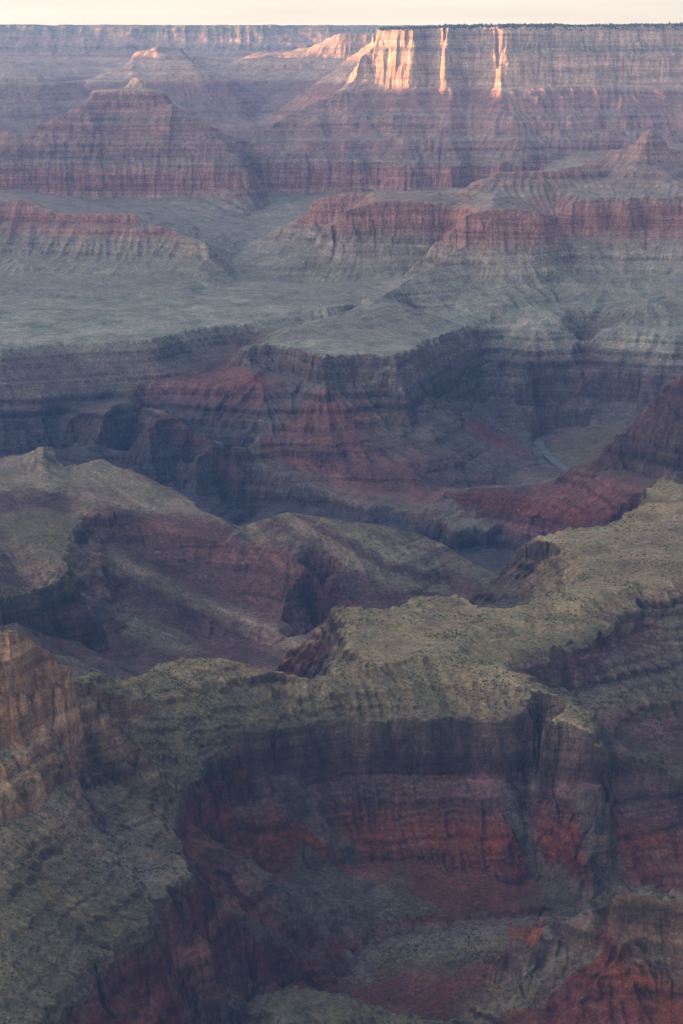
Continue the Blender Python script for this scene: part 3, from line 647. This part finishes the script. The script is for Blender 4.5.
def plain(name, c, rough=.9, spec=.2, c2=None, scale=.4):
    m = bpy.data.materials.new(name); nt = nodes(m); N = nt.nodes.new; K = nt.links.new
    out = N('ShaderNodeOutputMaterial'); b = N('ShaderNodeBsdfPrincipled'); K(b.outputs[0], out.inputs[0])
    b.inputs['Roughness'].default_value = rough; b.inputs['Specular IOR Level'].default_value = spec
    n = N('ShaderNodeTexNoise'); n.inputs['Scale'].default_value = scale; tc = N('ShaderNodeTexCoord'); K(tc.outputs['Object'], n.inputs['Vector'])
    cr = N('ShaderNodeValToRGB'); cr.color_ramp.elements[0].color = (*c, 1); cr.color_ramp.elements[1].color = (*(c2 or c), 1)
    cr.color_ramp.elements[0].position = .35; cr.color_ramp.elements[1].position = .65
    K(n.outputs['Fac'], cr.inputs[0]); K(cr.outputs[0], b.inputs['Base Color']); return m

# ------------------------------------------------------------------ meshes
def mesh_obj(name, co, quads, mat, col=None, nrm=None, tri=False):
    me = bpy.data.meshes.new(name); n = 3 if tri else 4
    me.vertices.add(len(co)); me.vertices.foreach_set('co', np.ascontiguousarray(co, np.float32).ravel())
    me.loops.add(len(quads) * n); me.loops.foreach_set('vertex_index', np.ascontiguousarray(quads, np.int32).ravel())
    me.polygons.add(len(quads)); me.polygons.foreach_set('loop_start', np.arange(len(quads), dtype=np.int32) * n)
    me.update(calc_edges=True)
    me.polygons.foreach_set('use_smooth', np.ones(len(quads), bool))
    if col is not None:
        a = me.attributes.new('rock', 'FLOAT_COLOR', 'POINT')
        a.data.foreach_set('color', np.concatenate([col, np.ones((len(col), 1))], 1).astype(np.float32).ravel())
    if nrm is not None: me.normals_split_custom_set_from_vertices(nrm)
    me.materials.append(mat)
    o = bpy.data.objects.new(name, me); C.collection.objects.link(o); return o
def tag(o, label, cat, kind=None, group=None):
    o['label'] = label; o['category'] = cat
    if kind: o['kind'] = kind
    if group: o['group'] = group
    return o

LAND = {
    'slope': ('hillside', 'olive scrub slope with a broken dark rim, running down the left side', 'hillside'),
    'cliffs': ('cliff', 'tan limestone cliff in two steps above the olive scrub slope', 'cliff'),
    'ridge': ('ridge', 'olive scrub-topped ridge with a dark brown cliff band along its near edge', 'ridge'),
    'wall': ('canyon_wall', 'red and purple shale wall under the dark brown cliff band', 'canyon wall'),
    'floor': ('canyon_floor', 'green patch of canyon floor at the foot of the red shale wall', 'canyon floor'),
    'knob': ('spur', 'red spur capped by a small brown cliff in the lower right corner', 'spur'),
    'mound': ('mound', 'low olive mound at the bottom edge, in front of the dry wash', 'mound'),
    'hills': ('banded_hills', 'rounded purple and tan banded hills between the green ridge and the dark gorge', 'hills'),
    'gorge': ('gorge', 'dark blue-grey inner gorge with steep buttressed walls', 'gorge'),
    'promontory': ('promontory', 'green flat-topped promontory above red and grey aprons beyond the gorge', 'promontory'),
    'redridge': ('red_ridge', 'red ridge climbing to a dark brown stepped hill at the right edge', 'ridge'),
    'floor_far': ('river_flat', 'grey-green river flat beside the small bend of river', 'river flat'),
    'tonto': ('plateau', 'pale grey-green plateau between the gorge and the red cliffs', 'plateau'),
    'bench': ('stepped_bench', 'pale stepped bench with small ledges below the pointed butte', 'bench'),
    'butte': ('butte', 'pointed butte with a small summit knob and stepped purple sides', 'butte'),
    'limestone': ('limestone_cliffs', 'red limestone promontories with a cone-shaped hill behind, below the great mesa', 'cliffs'),
    'mesa': ('mesa', 'great flat-topped mesa with sunlit cream and orange cliffs under its rim', 'mesa'),
    'farbutte': ('butte', 'small far butte with one sunlit orange face behind the pointed butte', 'butte'),
    'farwall': ('canyon_rim', 'hazy lilac far canyon rim along the horizon', 'canyon rim'),
}
CO = np.stack([Xg, Yg, Z], -1).reshape(-1, 3); CL = C0.reshape(-1, 3); NN = Nrm.reshape(-1, 3)
idx = np.arange(NR * NC).reshape(NR, NC)
Q = np.stack([idx[:-1, :-1], idx[:-1, 1:], idx[1:, 1:], idx[1:, :-1]], -1).reshape(-1, 4)
qr = Rg[:-1, :-1].reshape(-1)
for n in REGS:
    q = Q[qr == Rn[n]]
    if not len(q): continue
    u, inv = np.unique(q, return_inverse=True)
    nm, lb, ct = LAND[n]
    tag(mesh_obj(nm, CO[u], inv.reshape(-1, 4), rock, CL[u], NN[u]), lb, ct, 'structure')
print('mesh', round(time.time() - T0, 1))

# ------------------------------------------------------------------ river: a ribbon of water at the bend
rp = [(549,428),(541,436),(539,444),(545,453),(555,462),(566,470),(582,482)]
rv = []
for px, py in dens([(float(a), float(b)) for a, b in rp], 3):
    Y = (ZC - 53) / float(tdep(py)); rv.append((float(apx(px, py)) * Y, Y))
rv = np.array(rv); d = np.gradient(rv, axis=0); d /= np.linalg.norm(d, axis=1)[:, None]
wd = 17.0
lft = np.c_[rv[:, 0] - d[:, 1] * wd, rv[:, 1] + d[:, 0] * wd, np.full(len(rv), 56.)]; rgt = np.c_[rv[:, 0] + d[:, 1] * wd, rv[:, 1] - d[:, 0] * wd, np.full(len(rv), 56.)]
k = np.arange(len(rv) - 1)
tag(mesh_obj('river', np.concatenate([lft, rgt]), np.stack([k, k + 1, k + 1 + len(rv), k + len(rv)], 1), plain('river_water', (.16, .19, .18), .25, .5, (.24, .27, .25), .02)),
    'short pale bend of river in the valley beyond the red ridge', 'river', 'structure')

# ------------------------------------------------------------------ scrub and rim forest (uncountable cover)
ico_v = np.array([(0,0,1.),(.9,0,.35),(.28,.85,.4),(-.73,.53,.3),(-.7,-.55,.42),(.3,-.86,.33),(.75,.5,-.3),(-.3,.85,-.35),(-.9,0,-.3),(-.28,-.85,-.3),(.72,-.52,-.3)])
ico_f = np.array([(0,1,2),(0,2,3),(0,3,4),(0,4,5),(0,5,1),(1,6,2),(2,7,3),(3,8,4),(4,9,5),(5,10,1),(2,6,7),(3,7,8),(4,8,9),(5,9,10),(1,10,6)])
def scatter(name, label, cat, prob, n, smin, smax, mat, tall=1.0):
    w = prob.ravel() / prob.sum(); i = rng.choice(len(w), n, p=w)
    base = CO[i] + np.c_[rng.normal(0, 1.5, (n, 2)), np.zeros(n)]
    s = smin + (smax - smin) * rng.random(n) ** 3
    jit = 1 + .25 * (rng.random((n, len(ico_v), 3)) - .5)
    v = ico_v[None] * jit * s[:, None, None]; v[..., 2] *= tall
    v = v + base[:, None, :]; v[..., 2] += (s * .3 * tall)[:, None]
    f = ico_f[None] + (np.arange(n) * len(ico_v))[:, None, None]
    return tag(mesh_obj(name, v.reshape(-1, 3), f.reshape(-1, 3), mat, tri=True), label, cat, 'stuff')
area = (Yg ** 2) * np.gradient(lrows)[:, None] * np.gradient(acols)[None, :]
clump = .06 + sstep(fbm(Xg / 60, Yg / 60, 3, 171), -.2, .5) + 1.5 * sstep(-dz, 0, 3)
lit = (Yg > 2150) & (Yg < 4900)
pr = area * clump * lit * (1 - sstep(slope2, .6, 1.1)) * (1 - .75 * np.clip(red, 0, 1)) * np.interp(Yg, [2500, 4000, 4900], [1, .55, .2]) * (np.abs(acols)[None] < .2)
scatter('scrub', 'dark green desert scrub dotted over the near slopes', 'scrub', pr, 60000, .45, 2.3, plain('scrub_leaf', (.060, .066, .035), .9, .1, (.095, .095, .05), .05), .8)
pr = area * ((Yg > 11900) & (Yg < 12500) & (Z > 1530)) * 1.0
scatter('forest', 'thin dark line of forest along the top of the great mesa', 'forest', pr, 5000, 4, 8, plain('pine_leaf', (.035, .05, .03), .9, .1, (.06, .075, .04), .02), 1.6)

# ------------------------------------------------------------------ the rim to the west, outside the picture: it keeps the low sun out of the canyon
def west_rim():
    ys = np.linspace(-6000, 21000, 120); prof = [(-7500, 0), (-5400, 1), (-5330, .86), (-5200, .78), (-4900, .5), (-4820, .4), (-4300, .12), (-4000, .05)]
    v = []
    for y in ys:
        top = float(np.interp(y, [-6000, 3800, 5200, 7000, 8300, 10200, 12300, 13000, 14300, 16000, 17000, 21000], [1650, 1650, 1330, 1330, 1490, 1545, 1560, 1760, 1690, 1700, 1840, 1860])) + 20 * math.sin(y / 900.0) + 14 * math.sin(y / 370.0 + 1)
        for x, h in prof: v.append((x - 260 * math.sin(y / 1300.0) - 90 * math.sin(y / 410.0) - max(0, y - 9000) * .22, y, 30 + (top - 30) * (h if x > -7000 else 1)))
    n = len(prof); q = [(i * n + j, i * n + j + 1, (i + 1) * n + j + 1, (i + 1) * n + j) for i in range(len(ys) - 1) for j in range(n - 1)]
    v = np.array(v); c = np.stack([np.interp(v[:, 2], sk, sv[:, i]) for i in range(3)], -1)
    tag(mesh_obj('canyon_rim', v, np.array(q), rock, c), 'canyon rim to the west, outside the picture', 'canyon rim', 'structure')
WEST_TOP = 1560
west_rim()

# ------------------------------------------------------------------ air
hz = bpy.data.materials.new('haze_air'); nt = nodes(hz)
o = nt.nodes.new('ShaderNodeOutputMaterial'); pv = nt.nodes.new('ShaderNodeVolumePrincipled')
pv.inputs['Color'].default_value = (.15, .38, 1.0, 1); pv.inputs['Density'].default_value = 2.2e-5; pv.inputs['Anisotropy'].default_value = 0.0
nt.links.new(pv.outputs[0], o.inputs['Volume'])
x0, x1, y0, y1, z0, z1 = -12500, 7500, -6500, 22500, -60, 1960
bv = np.array([(x, y, z) for z in (z0, z1) for y in (y0, y1) for x in (x0, x1)], float)
bq = np.array([(0,2,3,1),(4,5,7,6),(0,1,5,4),(2,6,7,3),(0,4,6,2),(1,3,7,5)])
h = mesh_obj('haze', bv, bq, hz); h['kind'] = 'stuff'; h['label'] = 'blue evening haze filling the canyon'; h['category'] = 'haze'
h.data.polygons.foreach_set('use_smooth', np.zeros(6, bool))

# ------------------------------------------------------------------ light
CLOUD, CLOUD_COVER = 8.0, .9
SUN_EL, SUN_AZ = math.radians(3.4), math.radians(-91)        # azimuth from +Y, clockwise: the sun stands left, a little behind
sd = Vector((math.sin(SUN_AZ) * math.cos(SUN_EL), math.cos(SUN_AZ) * math.cos(SUN_EL), math.sin(SUN_EL)))
sl_ = bpy.data.lights.new('sun', 'SUN'); sl_.energy = 2.7; sl_.angle = math.radians(.5); sl_.color = (1.0, .46, .22)
so = bpy.data.objects.new('sun', sl_); C.collection.objects.link(so); so.rotation_euler = sd.to_track_quat('Z', 'Y').to_euler(); so.location = (0, 0, 3000)
w = bpy.data.worlds.new('World'); C.world = w; w.use_nodes = True; nt = w.node_tree; nt.nodes.clear()
wo = nt.nodes.new('ShaderNodeOutputWorld'); bg = nt.nodes.new('ShaderNodeBackground'); sk_ = nt.nodes.new('ShaderNodeTexSky')
sk_.sky_type = 'NISHITA'; sk_.sun_disc = False; sk_.sun_elevation = SUN_EL; sk_.sun_rotation = SUN_AZ; sk_.altitude = 2200; sk_.air_density = 1.0; sk_.dust_density = 1.0; sk_.ozone_density = 1.0
bg.inputs['Strength'].default_value = .15
def wn(t): return nt.nodes.new(t)
tcw = wn('ShaderNodeTexCoord'); spw = wn('ShaderNodeSeparateXYZ'); nt.links.new(tcw.outputs['Generated'], spw.inputs[0])
mpw = wn('ShaderNodeMapping'); mpw.inputs['Scale'].default_value = (3, 3, 60); nt.links.new(tcw.outputs['Generated'], mpw.inputs['Vector'])
nzw = wn('ShaderNodeTexNoise'); nzw.inputs['Scale'].default_value = 1.6; nzw.inputs['Detail'].default_value = 4; nt.links.new(mpw.outputs[0], nzw.inputs['Vector'])
crw = wn('ShaderNodeValToRGB'); nt.links.new(spw.outputs['Z'], crw.inputs[0])              # thin high cloud: brightest low down
crw.color_ramp.elements[0].position = 0; crw.color_ramp.elements[0].color = (1.0, .80, .60, 1)
crw.color_ramp.elements[1].position = .8; crw.color_ramp.elements[1].color = (.168, .19, .245, 1)
e = crw.color_ramp.elements.new(.25); e.color = (.38, .375, .40, 1)
lv = wn('ShaderNodeMapRange'); nt.links.new(nzw.outputs['Fac'], lv.inputs['Value'])
for k_, v_ in (('From Min', .3), ('From Max', .7), ('To Min', CLOUD * .84), ('To Max', CLOUD * 1.12)): lv.inputs[k_].default_value = v_
scw = wn('ShaderNodeVectorMath'); scw.operation = 'SCALE'; nt.links.new(crw.outputs[0], scw.inputs[0]); nt.links.new(lv.outputs[0], scw.inputs['Scale'])
mxw = wn('ShaderNodeMix'); mxw.data_type = 'RGBA'; mxw.inputs[0].default_value = CLOUD_COVER
nt.links.new(sk_.outputs[0], mxw.inputs[6]); dtw = wn('ShaderNodeVectorMath'); dtw.operation = 'DOT_PRODUCT'; nt.links.new(tcw.outputs['Generated'], dtw.inputs[0]); dtw.inputs[1].default_value = (math.sin(SUN_AZ), math.cos(SUN_AZ), 0)
glw = wn('ShaderNodeValToRGB'); mrw = wn('ShaderNodeMapRange'); nt.links.new(dtw.outputs['Value'], mrw.inputs['Value'])    # the west glows, the east is dim
mrw.inputs['From Min'].default_value = -1; nt.links.new(mrw.outputs[0], glw.inputs[0])
for p_, v_ in ((0, .085), (.38, .120), (.57, .146), (.75, .55), (1, 1.2)):
    e_ = glw.color_ramp.elements[0] if p_ == 0 else glw.color_ramp.elements[-1] if p_ == 1 else glw.color_ramp.elements.new(p_)
    e_.color = (v_, v_ * float(np.interp(v_, [.1, .17, 1], [.97, .97, .80])), v_ * float(np.interp(v_, [.1, .17, 1], [.94, .94, .62])), 1)
mlw = wn('ShaderNodeVectorMath'); mlw.operation = 'MULTIPLY'; nt.links.new(scw.outputs[0], mlw.inputs[0]); nt.links.new(glw.outputs[0], mlw.inputs[1])
nt.links.new(mlw.outputs[0], mxw.inputs[7])
nt.links.new(mxw.outputs[2], bg.inputs[0]); nt.links.new(bg.outputs[0], wo.inputs[0])

cam = bpy.data.cameras.new('camera'); co = bpy.data.objects.new('camera', cam); C.collection.objects.link(co); C.camera = co
co.location = (0, 0, ZC); co.rotation_euler = (math.pi / 2 - PITCH, 0, 0)
cam.sensor_fit = 'VERTICAL'; cam.sensor_height = 36; cam.lens = F / 1024 * 36; cam.clip_start = 5; cam.clip_end = 60000
C.view_settings.view_transform = 'Standard'; C.view_settings.look = 'None'; C.view_settings.exposure = 2.95; C.view_settings.gamma = 1
C.view_settings.use_curve_mapping = False
C.render.engine = 'CYCLES'; cy = C.cycles
cy.use_denoising = True; cy.denoising_prefilter = 'NONE'; cy.denoising_input_passes = 'RGB_ALBEDO_NORMAL'; cy.max_bounces = 6; cy.diffuse_bounces = 3; cy.volume_bounces = 0; cy.use_adaptive_sampling = False; cy.transparent_max_bounces = 8
print('done', round(time.time() - T0, 1))
